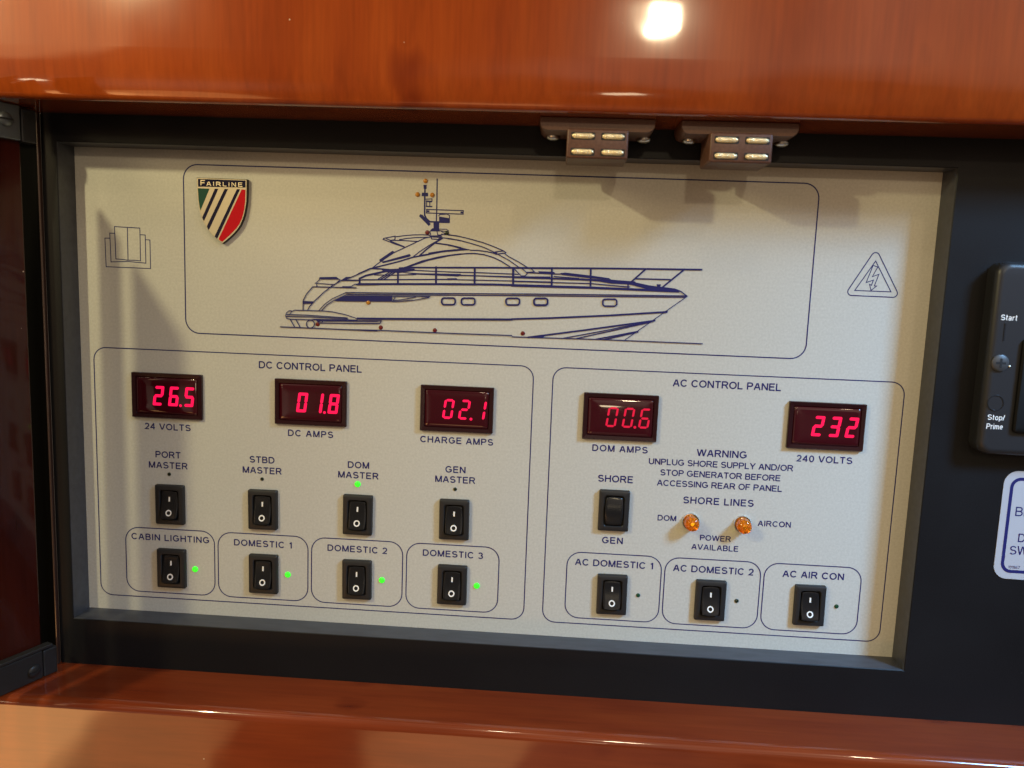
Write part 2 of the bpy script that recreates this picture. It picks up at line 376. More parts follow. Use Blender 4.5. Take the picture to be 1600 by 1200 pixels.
# top board: front face Z=-50, underside Y=-22.5, rounded nose
fas = [(-300, -50), (-44.5, -50), (-44, -50), (-38, -49.8), (-33, -49.35), (-29, -48.6)] + arc(-22.5-3.5, -47.6+3.5, 3.5, 20, 90, 8) + [(-22.5, -43.8), (-22.5, -12), (-300, -12)]
profile('wood_fascia', fas, WOOD_V, 'glossy orange-brown cherry board above the panel, with lamp highlights in its lacquer', 'wood board')
sil = [(480, -49.5), (262.7, -49.5)] + [(258 + 4.2 - 4.2*math.sin(math.radians(a)), -49.5 + 4.2 - 4.2*math.cos(math.radians(a))) for a in range(0, 91, 10)] + [(258, -44.8), (258, -8), (480, -8)]
profile('wood_sill', sil, WOOD_H, 'glossy cherry ledge along the bottom, below the black surround', 'wood ledge')

# black board with the recess the panel sits in
mb = MB()
rect = lambda x0, x1, y0, y1, z: [(x0, y0, z), (x1, y0, z), (x1, y1, z), (x0, y1, z)]
mb.loops([rect(-11.5, XR, -22.45, 257.95, 2), rect(-11.5, XR, -22.45, 257.95, -14), rect(-4.4, 420.4, -9.4, 233.4, -14), rect(-4.1, 420.1, -9.1, 233.1, -13.7)])
root = tag(mb.build('black_surround', BLACK, None, (200, 258, -14)), 'matt black board around the recess, reaching to the right edge', 'surround')
mb = MB(); mb.loops([rect(-4.1, 420.1, -9.1, 233.1, -13.7), rect(-4.0, 420.0, -9.0, 233.0, -13.3), rect(-3.9, 419.9, -8.9, 232.9, 0.02)])
mb.build('recess_lining', REVEAL, root, (200, 233, 0))

# left jamb, edge strip, door
mb = MB(); mb.box(-12.7, -11.7, -22.3, 257.8, -16.5, -14.0)
tag(mb.build('edge_strip', mat('brown_edge_strip', (0.045, 0.022, 0.016), 0.22, coat=0.5), None, (-12, 257.8, -14), bevel=0.35), 'thin dark brown strip running down the left edge of the black surround', 'edge strip')
ang = math.radians(22.5); DU = (-math.sin(ang), -math.cos(ang)); DN = (math.cos(ang), -math.sin(ang)); HG = (-12.5, -28.0)
def door_pt(s, off, y): return (HG[0] + DU[0]*s + DN[0]*off, y, HG[1] + DU[1]*s + DN[1]*off)
def door_block(mb, s0, s1, o0, o1, y0, y1):
    mb.loops([[door_pt(s, o, y) for s, o in ((s0, o0), (s1, o0), (s1, o1), (s0, o1))] for y in (y0, y1)], True, True); return mb
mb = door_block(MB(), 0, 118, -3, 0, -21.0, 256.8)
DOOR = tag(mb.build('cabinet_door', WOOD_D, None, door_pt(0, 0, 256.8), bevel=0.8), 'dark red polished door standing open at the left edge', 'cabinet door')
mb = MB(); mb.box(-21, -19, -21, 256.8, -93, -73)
mb.build('added_shadow_post', WOOD_D, DOOR, (-20, 256.8, -83), bevel=0.6)  # added post out of view, shadows a narrow stripe of the panel
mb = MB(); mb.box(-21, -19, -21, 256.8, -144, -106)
mb.build('added_shadow_board', WOOD_D, DOOR, (-20, 256.8, -125), bevel=0.6)  # added board out of view, casts the wider shadow beside the light band
mb = MB(); mb.box(-34, -13.2, -22.3, 257.8, -13.5, -9)
tag(mb.build('cabinet_jamb', mat('jamb_black', (0.0015, 0.0015, 0.0015), 0.8, spec=0.05), None, (-24, 257.8, -9)), 'narrow black jamb between the surround and the open door', 'jamb')

# ================================================================== CONTROL PANEL
PANEL = thing('control_panel', (208, 233, 0), 'silver-grey switch panel with blue boat drawing, red meters and rocker switches', 'control panel')
mb = MB(); mb.box(-6, 422, -11, 235, 0, 2)
mb.build('faceplate', PLATE, PANEL, (208, 112, 0))
ZI = -0.06
def border(x0, x1, y0, y1, r, label, w=0.54):
    mb = MB(); mb.stroke(rrect(x0, x1, y0, y1, r, 8), w, ZI, True)
    o = mb.build('printed_border', INK, PANEL, ((x0+x1)/2, y1, ZI), sheet=True); o['label'] = label
border(52.0, 363.5, -2.0, 82.1, 7.2, 'large round-cornered line around the boat drawing', 0.6)
border(2.9, 230.7, 91.5, 225.0, 6.5, 'line around the DC control panel')
border(240.5, 412.6, 91.5, 225.2, 6.5, 'line around the AC control panel')
for x, lb in ((17.3, 'CABIN LIGHTING'), (67.6, 'DOMESTIC 1'), (117.9, 'DOMESTIC 2'), (168.4, 'DOMESTIC 3'), (252.0, 'AC DOMESTIC 1'), (302.2, 'AC DOMESTIC 2'), (352.4, 'AC AIR CON')):
    border(x, x + 48.4, 186.7, 222.1, 7.2, 'round-cornered line around the ' + lb + ' switch')
LEG = [
 ('DC CONTROL PANEL', 404.5, 569.5, 565.5, 577, 3.6), ('24 VOLTS', 226.3, 666, 297.8, 668.2, 3.3), ('DC AMPS', 450, 676.8, 520.5, 678.7, 3.3),
 ('CHARGE AMPS', 656.7, 686.3, 770.5, 690.7, 3.3), ('DOM AMPS', 925.5, 699.7, 1012, 703.2, 3.3), ('240 VOLTS', 1244.5, 716.5, 1331.7, 719.3, 3.3),
 ('AC CONTROL PANEL', 1051.5, 598.7, 1220.7, 604.7, 3.6), ('PORT', 243, 710, 282.4, 711.2, 3.4), ('MASTER', 232.6, 726, 293.2, 728.2, 3.4),
 ('STBD', 390, 717.3, 428.9, 719.5, 3.4), ('MASTER', 379.2, 734, 440.1, 736.1, 3.4), ('DOM', 543.4, 726, 576.9, 727.2, 3.4), ('MASTER', 528.4, 741.6, 591.4, 743.6, 3.4),
 ('GEN', 696, 733.3, 727.5, 734.3, 3.4), ('MASTER', 680, 748.3, 742.5, 750.6, 3.4), ('CABIN LIGHTING', 205.5, 837.6, 327, 843.9, 3.4),
 ('DOMESTIC 1', 365.7, 847.5, 456.7, 851.8, 3.4), ('DOMESTIC 2', 511.7, 855.9, 605, 860.4, 3.4), ('DOMESTIC 3', 660.7, 863.7, 754.7, 868, 3.4),
 ('SHORE', 934.4, 747.3, 989.3, 749.4, 3.5), ('GEN', 940.8, 843.7, 973.2, 845.1, 3.4), ('WARNING', 1089.1, 707.2, 1167, 710.9, 3.6),
 ('UNPLUG SHORE SUPPLY AND/OR', 1013.7, 720.8, 1239.3, 731.3, 3.1), ('STOP GENERATOR BEFORE', 1031.7, 737.6, 1219.5, 747.5, 3.1),
 ('ACCESSING REAR OF PANEL', 1026.7, 753.8, 1222, 763.9, 3.1), ('SHORE LINES', 1067.5, 780.8, 1177.5, 786.7, 3.5), ('DOM', 1027.5, 808.8, 1056.7, 810, 2.9),
 ('AIRCON', 1184.3, 817.5, 1235.8, 819.9, 2.9), ('POWER', 1093.7, 839.8, 1141.9, 842.4, 2.9), ('AVAILABLE', 1080.6, 853.8, 1153.7, 857.9, 2.9),
 ('AC DOMESTIC 1', 898.8, 877.6, 1021.2, 884.4, 3.5), ('AC DOMESTIC 2', 1052, 887.6, 1177.5, 893.5, 3.5), ('AC AIR CON', 1223, 896.6, 1318.8, 900.9, 3.5)]
for body, ax, ay, bx, by, h in LEG:
    a = P(ax, ay); c = P(bx, by); yc = (a[1] + c[1]) / 2
    mb = MB(); lettering(mb, body, a[0], c[0], yc, h, ZI)
    o = mb.build('printed_legend', INK, PANEL, ((a[0]+c[0])/2, yc + h/2, ZI), sheet=True)
    o['label'] = 'blue printed words ' + body

# ---- book symbol and hazard triangle
mb = MB(); w = 0.42
def T(pts, z=0.0): return [P(x, y, z) for x, y in pts]
mb.stroke(T([(171.2, 372.2), (164, 372), (166, 416.7), (235.3, 419.6), (234.3, 375), (227.2, 374.6)]), w, ZI)
mb.stroke(T([(179.2, 364.6), (171.6, 364.2), (173.6, 409.2), (200, 408.5), (228, 411.2), (227, 367.2), (219.4, 366.8)]), w, ZI - 0.004)
mb.stroke(T([(179, 354), (199, 355.3), (218.6, 356.4), (219.6, 407.6), (210, 406.6), (200, 406.6), (190, 405.2), (181.2, 404.6)]), w, ZI - 0.008, True)
mb.stroke(T([(199, 355.3), (200.2, 406.4)]), w, ZI - 0.012)
mb.build('book_symbol', INK, PANEL, (*P(200, 418), ZI), sheet=True)['label'] = 'blue outline of an open book, read the manual'
mb = MB()
q = lambda x, y: (1300 + x/12, 380 + y/12)
def fillet(pts, r, n=6):
    out = []; k = len(pts)
    for i in range(k):
        p = Vector(pts[i]); a = (Vector(pts[i-1]) - p).normalized(); c = (Vector(pts[(i+1) % k]) - p).normalized()
        half = a.angle(c) / 2; d = r / math.tan(half); p0 = p + a*d; p1 = p + c*d
        ctr = p + (a + c).normalized() * (r / math.sin(half))
        v0 = p0 - ctr; v1 = p1 - ctr; tot = v0.angle_signed(v1)
        for j in range(n+1):
            t_ = -tot*j/n; out.append((ctr.x + v0.x*math.cos(t_) - v0.y*math.sin(t_), ctr.y + v0.x*math.sin(t_) + v0.y*math.cos(t_)))
    return out
tri = T([q(828, 100), q(1275, 1020), q(235, 975)])
mb.stroke(fillet(tri, 1.9), 0.5, ZI, True)
mb.stroke(T([q(818, 335), q(1105, 912), q(425, 886)]), 0.45, ZI - 0.004, True)
mb.stroke(T([q(770, 415), q(858, 448), q(755, 628), q(880, 582), q(793, 800), q(838, 803), q(730, 885), q(702, 770), q(738, 790), q(775, 692), q(640, 738)]), 0.42, ZI - 0.008, True)
mb.build('hazard_symbol', INK, PANEL, (*P(1365, 462), ZI), sheet=True)['label'] = 'blue warning triangle with a lightning bolt'

# ---- boat drawing (printed line art)
mb = MB(); zb = [ZI]
def L(ox, oy, k, w, *lines, closed=False):
    for pts in lines:
        zb[0] -= 0.0035
        mb.stroke(T([(ox + x/k, oy + y/k) for x, y in pts]), w*1.0, zb[0], closed)
def F(ox, oy, k, *polys):
    for pts in polys:
        zb[0] -= 0.0035
        mb.poly(T([(ox + x/k, oy + y/k) for x, y in pts]), zb[0])
TH, MD, HV = 0.48, 0.65, 1.05
# mast and radar (630,270 scale 10.91)
k = 10.91; o = (630, 270, k)
L(*o, 0.62, [(580, 105), (572, 640), (565, 830)])
L(*o, 0.8, [(372, 270), (368, 400), (366, 640), (366, 720), (395, 780), (455, 835), (600, 838)])
F(*o, [(345, 205), (402, 205), (398, 275), (350, 275)], [(318, 338), (425, 340), (425, 402), (316, 400)], [(515, 830), (615, 830), (612, 990), (518, 990)], [(500, 945), (612, 945), (625, 1000), (455, 1000), (470, 970)])
F(*o, [(270, 740), (290, 705), (330, 715), (470, 875), (435, 908), (300, 770)])
L(*o, 0.5, [(400, 625), (1025, 645), (1022, 705), (398, 685)], closed=True)
L(*o, 0.85, [(405, 655), (440, 657)], [(985, 675), (1020, 677)])
L(*o, 0.42, [(388, 450), (492, 445), (490, 490), (392, 495)], [(392, 575), (495, 572)], [(452, 500), (456, 575)], [(398, 500), (400, 575)])
F(*o, [(388, 470), (490, 478), (488, 505), (388, 500)], [(390, 562), (497, 565), (495, 588), (390, 584)])
F(*o, [(612, 745), (790, 775), (782, 858), (612, 855)])
L(*o, 0.42, [(605, 735), (625, 712), (750, 705), (790, 730), (788, 850)], [(620, 700), (770, 700)])
L(*o, 0.42, [(620, 960), (735, 962), (775, 990)], [(620, 985), (720, 1000)], [(575, 990), (590, 1060), (640, 1062), (665, 1040)], [(640, 990), (720, 1045)], [(455, 1000), (470, 1060)])
L(*o, 0.5, [(450, 1075), (655, 1078)], [(475, 1090), (485, 1128), (590, 1135), (650, 1100)], [(460, 1092), (660, 1100)])
# hard top and arch (560,340 scale 10)
o = (560, 340, 10)
L(*o, TH, [(590, 300), (720, 282), (860, 270), (1000, 268), (1110, 275)], [(1300, 265), (1420, 268), (1600, 300)])
L(*o, TH, [(640, 345), (760, 325), (900, 312), (1050, 308), (1120, 305)], [(1310, 315), (1450, 330), (1600, 365)], [(500, 355), (700, 358), (900, 372), (945, 370)])
L(*o, 0.5, [(385, 345), (395, 325), (575, 290), (572, 345), (510, 355)], [(390, 340), (550, 405), (720, 462)], [(440, 330), (520, 365)])
L(*o, 0.75, [(500, 370), (710, 455)])
L(*o, TH, [(1110, 305), (1040, 320), (700, 480), (560, 545), (330, 700), (215, 790), (180, 795), (0, 875)])
L(*o, TH, [(1290, 330), (1130, 420), (960, 530), (860, 610)])
L(*o, 0.7, [(1310, 325), (1190, 400), (1050, 510), (950, 600)], [(1210, 400), (1400, 425), (1600, 470)])
F(*o, [(325, 660), (530, 520), (560, 530), (370, 690), (340, 690)], [(365, 690), (800, 568), (820, 590), (805, 610), (385, 712)])
L(*o, 0.7, [(215, 790), (380, 750), (620, 690), (850, 620), (1050, 585), (1300, 535), (1500, 505), (1600, 500)])
F(*o, [(905, 608), (1000, 575), (1110, 560), (1110, 580), (960, 605)])
F(*o, [(1090, 548), (1350, 508), (1600, 487), (1600, 515), (1350, 530), (1100, 580)])
L(*o, 0.75, [(190, 795), (330, 800), (500, 815), (640, 808), (760, 770), (1000, 680), (1250, 620), (1430, 590), (1600, 570)])
L(*o, TH, [(700, 800), (860, 745), (1100, 665), (1400, 600)])
F(*o, [(360, 812), (480, 825), (690, 790), (760, 795), (880, 800), (880, 830), (640, 865), (400, 850)])
L(*o, 0.85, [(640, 790), (850, 780), (1220, 782), (1600, 780)])
L(*o, TH, [(700, 815), (1220, 840), (1600, 855)], [(250, 895), (560, 900), (900, 890)], [(0, 975), (1530, 965)])
F(*o, [(640, 850), (950, 868), (1600, 880), (1600, 895), (1560, 920), (1240, 905), (900, 890)])
L(*o, 0.6, [(60, 972), (1540, 965)])
L(*o, 0.5, [(310, 960), (490, 850)], [(350, 965), (540, 850)], [(400, 965), (590, 845)])
L(*o, 0.95, [(20, 950), (120, 905), (420, 840)], [(20, 950), (20, 1030)], [(620, 850), (618, 1035)], [(1215, 770), (1213, 1035)])
L(*o, 1.05, [(0, 1040), (700, 1038), (1600, 1040)])
# forward roof (700,360 scale 10)
o = (700, 360, 10)
L(*o, TH, [(0, 70), (140, 85), (330, 130), (560, 195), (720, 255), (860, 315), (905, 345), (890, 365), (950, 410), (1100, 490), (1245, 580)])
L(*o, TH, [(0, 130), (160, 150), (350, 200), (560, 265), (700, 330), (800, 385), (950, 465), (1110, 578)], [(700, 350), (750, 335), (860, 320)], [(745, 372), (880, 355)])
L(*o, 0.5, [(350, 310), (460, 312), (600, 330), (700, 352), (760, 375)])
L(*o, 0.55, [(0, 395), (120, 378), (300, 362), (420, 360), (560, 378), (700, 420), (830, 480), (970, 570)])
F(*o, [(0, 310), (200, 290), (260, 280), (370, 305), (200, 315), (0, 335)], [(0, 218), (120, 245), (260, 280), (200, 292), (80, 255), (0, 240)])
F(*o, [(700, 352), (765, 335), (770, 372), (740, 370)])
L(*o, 0.85, [(0, 582), (700, 582), (1600, 592)])
L(*o, 1.0, [(418, 585), (415, 850)], [(1020, 590), (1018, 850)])
L(*o, TH, [(0, 648), (500, 660), (1020, 682), (1100, 685)], [(150, 770), (700, 782), (1600, 805)])
F(*o, [(0, 675), (180, 690), (420, 700), (1030, 715), (1600, 720), (1600, 760), (1000, 740), (420, 715), (170, 712), (0, 705)])
L(*o, 0.9, [(0, 762), (130, 760)])
L(*o, 1.05, [(0, 840), (700, 845), (1600, 870)])
L(*o, 0.45, [(1035, 600), (1145, 712), (1205, 710), (1240, 670), (1150, 590)], [(1235, 655), (1350, 645), (1300, 600)], [(1240, 660), (1600, 680)])
L(*o, TH, [(0, 985), (1600, 995)], [(0, 1010), (1600, 1022)])
# bow (800,400 scale 5.161)
k = 1600/310; o = (800, 400, k)
L(*o, 0.85, [(0, 95), (790, 100), (1530, 110)])
L(*o, 0.9, [(322, 100), (320, 235)], [(635, 102), (632, 240)], [(8, 95), (8, 235)])
L(*o, 0.8, [(1075, 108), (960, 210)], [(1385, 112), (1215, 250)])
L(*o, 0.65, [(1000, 183), (1275, 190)], [(935, 220), (935, 258)])
L(*o, 1.15, [(0, 237), (640, 255), (1340, 285)])
F(*o, [(20, 162), (330, 175), (800, 190), (960, 205), (1100, 235), (1200, 250), (1330, 268), (1355, 290), (1100, 270), (960, 232), (640, 200), (330, 188), (20, 178)])
F(*o, [(520, 175), (800, 205), (960, 212), (1000, 232), (800, 222)], [(390, 138), (430, 133), (640, 158), (780, 178), (800, 190), (620, 178), (400, 152)], [(210, 122), (340, 128), (350, 145), (220, 135)], [(860, 195), (990, 205), (1000, 215), (880, 205)])
L(*o, TH, [(120, 132), (350, 145), (400, 145)], [(340, 165), (540, 180)], [(20, 205), (640, 222), (950, 250)])
L(*o, 0.6, [(1180, 250), (1310, 266), (1360, 285), (1412, 325)])
F(*o, [(1165, 228), (1200, 228), (1195, 248), (1170, 248)])
L(*o, TH, [(0, 304), (700, 312), (1400, 321)], [(0, 318), (700, 325), (1400, 332)])
L(*o, 0.4, [(1412, 325), (905, 680)])
F(*o, [(1395, 317), (1413, 325), (1395, 334)])
L(*o, 0.85, [(0, 508), (300, 500), (800, 478), (1250, 450)])
F(*o, [(1050, 462), (1260, 442), (1245, 460)], [(1020, 535), (1160, 512), (1140, 530)], [(920, 630), (1025, 602), (1005, 618)])
L(*o, 0.8, [(130, 655), (600, 595), (1150, 520)])
F(*o, [(130, 652), (270, 640), (250, 658), (150, 658)])
L(*o, TH, [(415, 662), (700, 610), (1130, 525)], [(520, 664), (760, 612), (1130, 530)])
L(*o, 0.6, [(680, 670), (1010, 608)], [(740, 674), (1015, 612)])
L(*o, TH, [(0, 651), (700, 672), (1535, 707)])
for cx, cy in ((232, 370), (788, 376)):
    L(*o, 0.75, rrect(cx - 56, cx + 56, cy - 28, cy + 28, 20, 5), closed=True)
o = (700, 360, 10)
for cx, cy in ((8, 1108), (316, 1110), (1012, 1112), (1450, 1112)):
    L(*o, 0.8, rrect(cx - 105, cx + 105, cy - 52, cy + 52, 38, 5), closed=True)
# stern (430,420 scale 10)
o = (430, 420, 10)
L(*o, TH, [(1480, 5), (1170, 140), (1040, 180)], [(1040, 180), (900, 260), (760, 370), (600, 520), (540, 590), (510, 650)])
F(*o, [(700, 130), (960, 125), (1020, 170), (960, 165), (705, 165)], [(1030, 180), (1110, 125), (1180, 125), (1110, 180)])
L(*o, 0.42, [(700, 140), (690, 180), (630, 225), (920, 245)], [(650, 240), (655, 275)], [(1020, 170), (940, 240), (880, 270)])
L(*o, TH, [(590, 280), (850, 285), (1270, 297)], [(590, 280), (490, 400), (440, 500), (440, 645)])
F(*o, [(1050, 270), (1190, 272), (1170, 295), (1060, 290)])
L(*o, 0.42, [(1180, 285), (1250, 238), (1330, 240)])
L(*o, 0.75, [(1270, 245), (1600, 243)])
L(*o, 0.6, [(1040, 180), (1320, 178)])
L(*o, 0.85, [(440, 515), (590, 520)])
L(*o, 0.42, [(450, 540), (570, 535)])
L(*o, 0.42, [(690, 650), (780, 550), (900, 465), (1110, 370), (1600, 378)], [(730, 655), (820, 560), (930, 490), (1130, 398), (1600, 405)])
F(*o, [(930, 500), (1010, 455), (1110, 418), (1600, 420), (1600, 512), (960, 505)])
L(*o, 0.42, [(230, 710), (265, 665), (310, 645), (500, 650), (760, 658), (900, 672), (1100, 715), (1250, 765), (1285, 785), (1285, 800), (1140, 795)])
L(*o, 0.42, [(260, 655), (220, 655), (180, 690), (168, 735), (185, 775), (240, 785), (560, 795), (1120, 800)], [(170, 712), (500, 722), (1130, 765), (1130, 800)], [(170, 742), (560, 750), (1130, 780)])
F(*o, [(560, 778), (820, 785), (1120, 790), (1125, 805), (820, 805), (660, 800)], [(640, 795), (740, 800), (690, 835), (660, 825)], [(740, 810), (760, 815), (740, 838), (725, 832)], [(1280, 762), (1600, 768), (1600, 792), (1290, 790)])
F(*o, [(1140, 792), (1290, 795), (1290, 808), (1140, 806)])
L(*o, 0.5, [(240, 790), (310, 910)], [(330, 795), (395, 910)])
L(*o, 0.5, circ(555, 862, 62, 20), closed=True)
L(*o, TH, [(690, 845), (1200, 852), (1600, 855)], [(700, 812), (1600, 818)])
L(*o, TH, [(85, 905), (700, 930), (1600, 970)])
# hull mid (540,400 scale 10)
o = (540, 400, 10)
L(*o, TH, [(0, 575), (100, 570), (900, 580), (1600, 585)], [(40, 600), (700, 605), (1300, 608), (1600, 610)])
F(*o, [(0, 620), (730, 622), (730, 712), (0, 708)])
L(*o, 0.42, [(720, 625), (775, 640), (770, 670), (740, 690)], [(750, 695), (900, 680), (1100, 640)], [(730, 712), (900, 705), (1100, 685), (1300, 650), (1318, 632), (770, 632)])
F(*o, [(1040, 628), (1320, 628), (1315, 648), (1200, 640)])
L(*o, 1.0, [(190, 975), (700, 980), (1600, 985), (2600, 990)])
L(*o, TH, [(0, 1012), (560, 1012), (550, 1045), (530, 1052), (0, 1050)], [(0, 1148), (500, 1158), (1600, 1205), (2600, 1240)])
mb.build('boat_drawing', INK, PANEL, (*P(760, 520), ZI), sheet=True)['label'] = 'navy line drawing of a motor cruiser in side view'

# ---- rocker switches
def rocker_front(vv, marked):
    if marked: return -(2.25 + 1.15*vv + 0.65*vv*vv)
    return -(3.35 + 0.10*vv - 0.95*vv*vv)
def make_switch(origin, marked):
    ox, oy = origin; B = 15.4/2; H = 21.2/2
    mb = MB()
    R = lambda a, c, r, z: at_z(rrect(ox-a, ox+a, oy-c, oy+c, r, 5), z)
    mb.loops([R(B, H, 0.7, 0.0), R(B, H, 0.7, -1.7), R(B-0.25, H-0.25, 0.7, -2.15), R(B-0.8, H-0.8, 0.6, -2.4), R(5.2, 8.2, 1.5, -2.4), R(4.95, 7.95, 1.4, -2.1), R(4.95, 7.95, 1.4, -0.15)], False, True)
    sw = mb.build('rocker_switch', SWITCH, PANEL, (ox, oy, 0), smooth=35)
    n, mm = 10, 18; mb = MB(); idx = {}; pts = []; fs = []
    def co(u, v, k): return ox + k*u*(4.05 + 0.55*(1 - v*v)), oy + k*v*(6.85 + 0.6*(1 - u*u))
    for j in range(mm+1):
        for i in range(n+1):
            u = -1 + 2*i/n; v = -1 + 2*j/mm; x, y = co(u, v, 0.94); idx[i, j] = len(pts)
            pts.append((x, y, rocker_front(v*0.94, marked)))
    for j in range(mm):
        for i in range(n): fs.append((idx[i, j], idx[i+1, j], idx[i+1, j+1], idx[i, j+1]))
    per = [(i, 0) for i in range(n)] + [(n, j) for j in range(mm)] + [(i, mm) for i in range(n, 0, -1)] + [(0, j) for j in range(mm, 0, -1)]
    prev = [idx[p] for p in per]
    for kk, dz in ((0.985, 0.12), (1.0, 0.45), (1.0, None)):
        cur = []
        for i, j in per:
            u = -1 + 2*i/n; v = -1 + 2*j/mm; x, y = co(u, v, kk); cur.append(len(pts))
            pts.append((x, y, rocker_front(v, marked) + dz if dz is not None else -0.2))
        for a in range(len(per)):
            c = (a+1) % len(per); fs.append((prev[a], prev[c], cur[c], cur[a]))
        prev = cur
    mb.add(pts, fs)
    mb.build('rocker', ROCKER, sw, (ox, oy, -2), smooth=50)
    if marked:
        mb = MB(); zf = lambda y: rocker_front(max(-1, min(1, (y - oy)/7.2)), True) - 0.05
        ys = [oy - 4.4 + 2.5*i/5 for i in range(6)]
        mb.add([(ox - 0.40, y, zf(y)) for y in ys] + [(ox + 0.40, y, zf(y)) for y in ys], [(i, i+1, 7+i, 6+i) for i in range(5)])
        nn = 28; ring = [circ(ox, oy + 4.0, r, nn) for r in (1.62, 0.98)]
        mb.loops([[(x, y, zf(y)) for x, y in l] for l in ring])
        mb.build('marking', WHITE, sw, (ox, oy, -2.5), sheet=True)
    return sw
SWS = [(42.5, 172.9, 'PORT MASTER'), (92.3, 172.9, 'STBD MASTER'), (142.5, 172.9, 'DOM MASTER'), (192.9, 172.6, 'GEN MASTER'),
       (42.7, 207.8, 'CABIN LIGHTING'), (92.5, 207.9, 'DOMESTIC 1'), (142.5, 208.0, 'DOMESTIC 2'), (192.8, 207.8, 'DOMESTIC 3'),
       (275.8, 207.9, 'AC DOMESTIC 1'), (326.0, 207.9, 'AC DOMESTIC 2'), (375.9, 207.5, 'AC AIR CON')]
proto = None
for x, y, nm in SWS:
    if proto is None: proto = sw = make_switch((x, y), True)
    else: sw = copy_tree(proto, (x, y, 0), PANEL)
    sw.rotation_euler.y = random.uniform(-0.012, 0.012); sw['label'] = 'black rocker switch of ' + nm; sw['group'] = 'rocker switches marked I and O'
make_switch((274.4, 163.3), False)['label'] = 'plain black rocker switch between SHORE and GEN, without markings'

# ---- digital meters
SEG = {'0': 'abcdef', '1': 'bc', '2': 'abged', '3': 'abgcd', '4': 'fgbc', '5': 'afgcd', '6': 'afgedc', '8': 'abcdefg'}
def digit(mb, ch, x0, y0, w, h, tk, z, gap):
    sl = 0.13
    def sk(p): return (p[0] + (y0 + h - p[1])*sl, p[1])
    ym = y0 + h/2; x1 = x0 + w; y1 = y0 + h; c = tk/2
    ends = {'a': ((x0, y0+c), (x1, y0+c)), 'd': ((x0, y1-c), (x1, y1-c)), 'g': ((x0, ym), (x1, ym)),
            'f': ((x0+c, y0), (x0+c, ym)), 'b': ((x1-c, y0), (x1-c, ym)), 'e': ((x0+c, ym), (x0+c, y1)), 'c': ((x1-c, ym), (x1-c, y1))}
    for i, s in enumerate(SEG[ch]):
        a, c2 = (Vector(p) for p in ends[s]); d = (c2 - a).normalized(); nrm = Vector((-d.y, d.x))
        g0 = c + gap if s in 'adg' else gap + (c*0.55)
        a = a + d*(g0 if s in 'adg' else gap + 0.25); c2 = c2 - d*(g0 if s in 'adg' else gap + 0.25)
        q = [a, a + d*c*0.9 + nrm*c, c2 - d*c*0.9 + nrm*c, c2, c2 - d*c*0.9 - nrm*c, a + d*c*0.9 - nrm*c]
        if gap < 0.12:
            q = [a - d*0.25 + nrm*c*0.45, a + d*c*0.35 + nrm*c, c2 - d*c*0.35 + nrm*c, c2 + d*0.25 + nrm*c*0.45, c2 + d*0.25 - nrm*c*0.45, c2 - d*c*0.35 - nrm*c, a + d*c*0.35 - nrm*c, a - d*0.25 - nrm*c*0.45]
        mb.poly([sk(p) for p in q], z - 0.004*i)
def make_meter(ox, oy, body, dim, tk, gap, label):
    w2, h2 = 18.6, 11.75
    R = lambda a, c, r, z: at_z(rrect(ox-a, ox+a, oy-c, oy+c, r, 4), z)
    mb = MB()
    mb.loops([R(w2, h2, 0.4, 0), R(w2, h2, 0.4, -1.6), R(w2-0.3, h2-0.3, 0.4, -2.0), R(w2-2.1, h2-2.0, 0.8, -1.75), R(w2-2.4, h2-2.3, 0.8, -1.0)], False, False)
    me_ = mb.build('digital_meter', METER, PANEL, (ox, oy, 0), smooth=30)
    me_['label'] = label; me_['group'] = 'red digital meters'
    mb = MB()
    mb.loops([R(w2-2.4, h2-2.3, 0.8, -0.9), R(w2-2.45, h2-2.35, 0.9, -1.3), R(w2-2.9, h2-2.8, 1.2, -1.62), R(w2-4.2, h2-4.0, 1.6, -1.82), R(w2-7.5, h2-6.6, 1.8, -1.92)], False, True)
    mb.build('display_window', LENS, me_, (ox, oy, -1), smooth=60)
    mb = MB(); x = ox - w2 + 11.2; y0 = oy - h2 + 6.6; i = 0
    for ch in body:
        if ch == '.':
            mb.poly(circ(x - 8.2 + 5.4 + 1.35, y0 + 9.75, 0.72, 14), -1.99); continue
        digit(mb, ch, x, y0, 5.2, 10.2, tk, -1.96, gap); x += 8.15
    mb.build('digits', DIGIT_DIM if dim else DIGIT, me_, (ox, oy, -1.96), sheet=True)['label'] = 'glowing red figures ' + body
make_meter(42.0, 115.1, '26.5', False, 1.5, 0.02, 'red digital meter above 24 VOLTS')
make_meter(117.4, 115.1, '01.8', False, 1.5, 0.04, 'red digital meter above DC AMPS')
make_meter(192.6, 114.9, '02.1', False, 1.2, 0.2, 'red digital meter above CHARGE AMPS')
make_meter(275.0, 115.1, '00.6', True, 1.05, 0.24, 'red digital meter above DOM AMPS')
make_meter(376.2, 114.8, '232', False, 1.5, 0.04, 'red digital meter above 240 VOLTS')

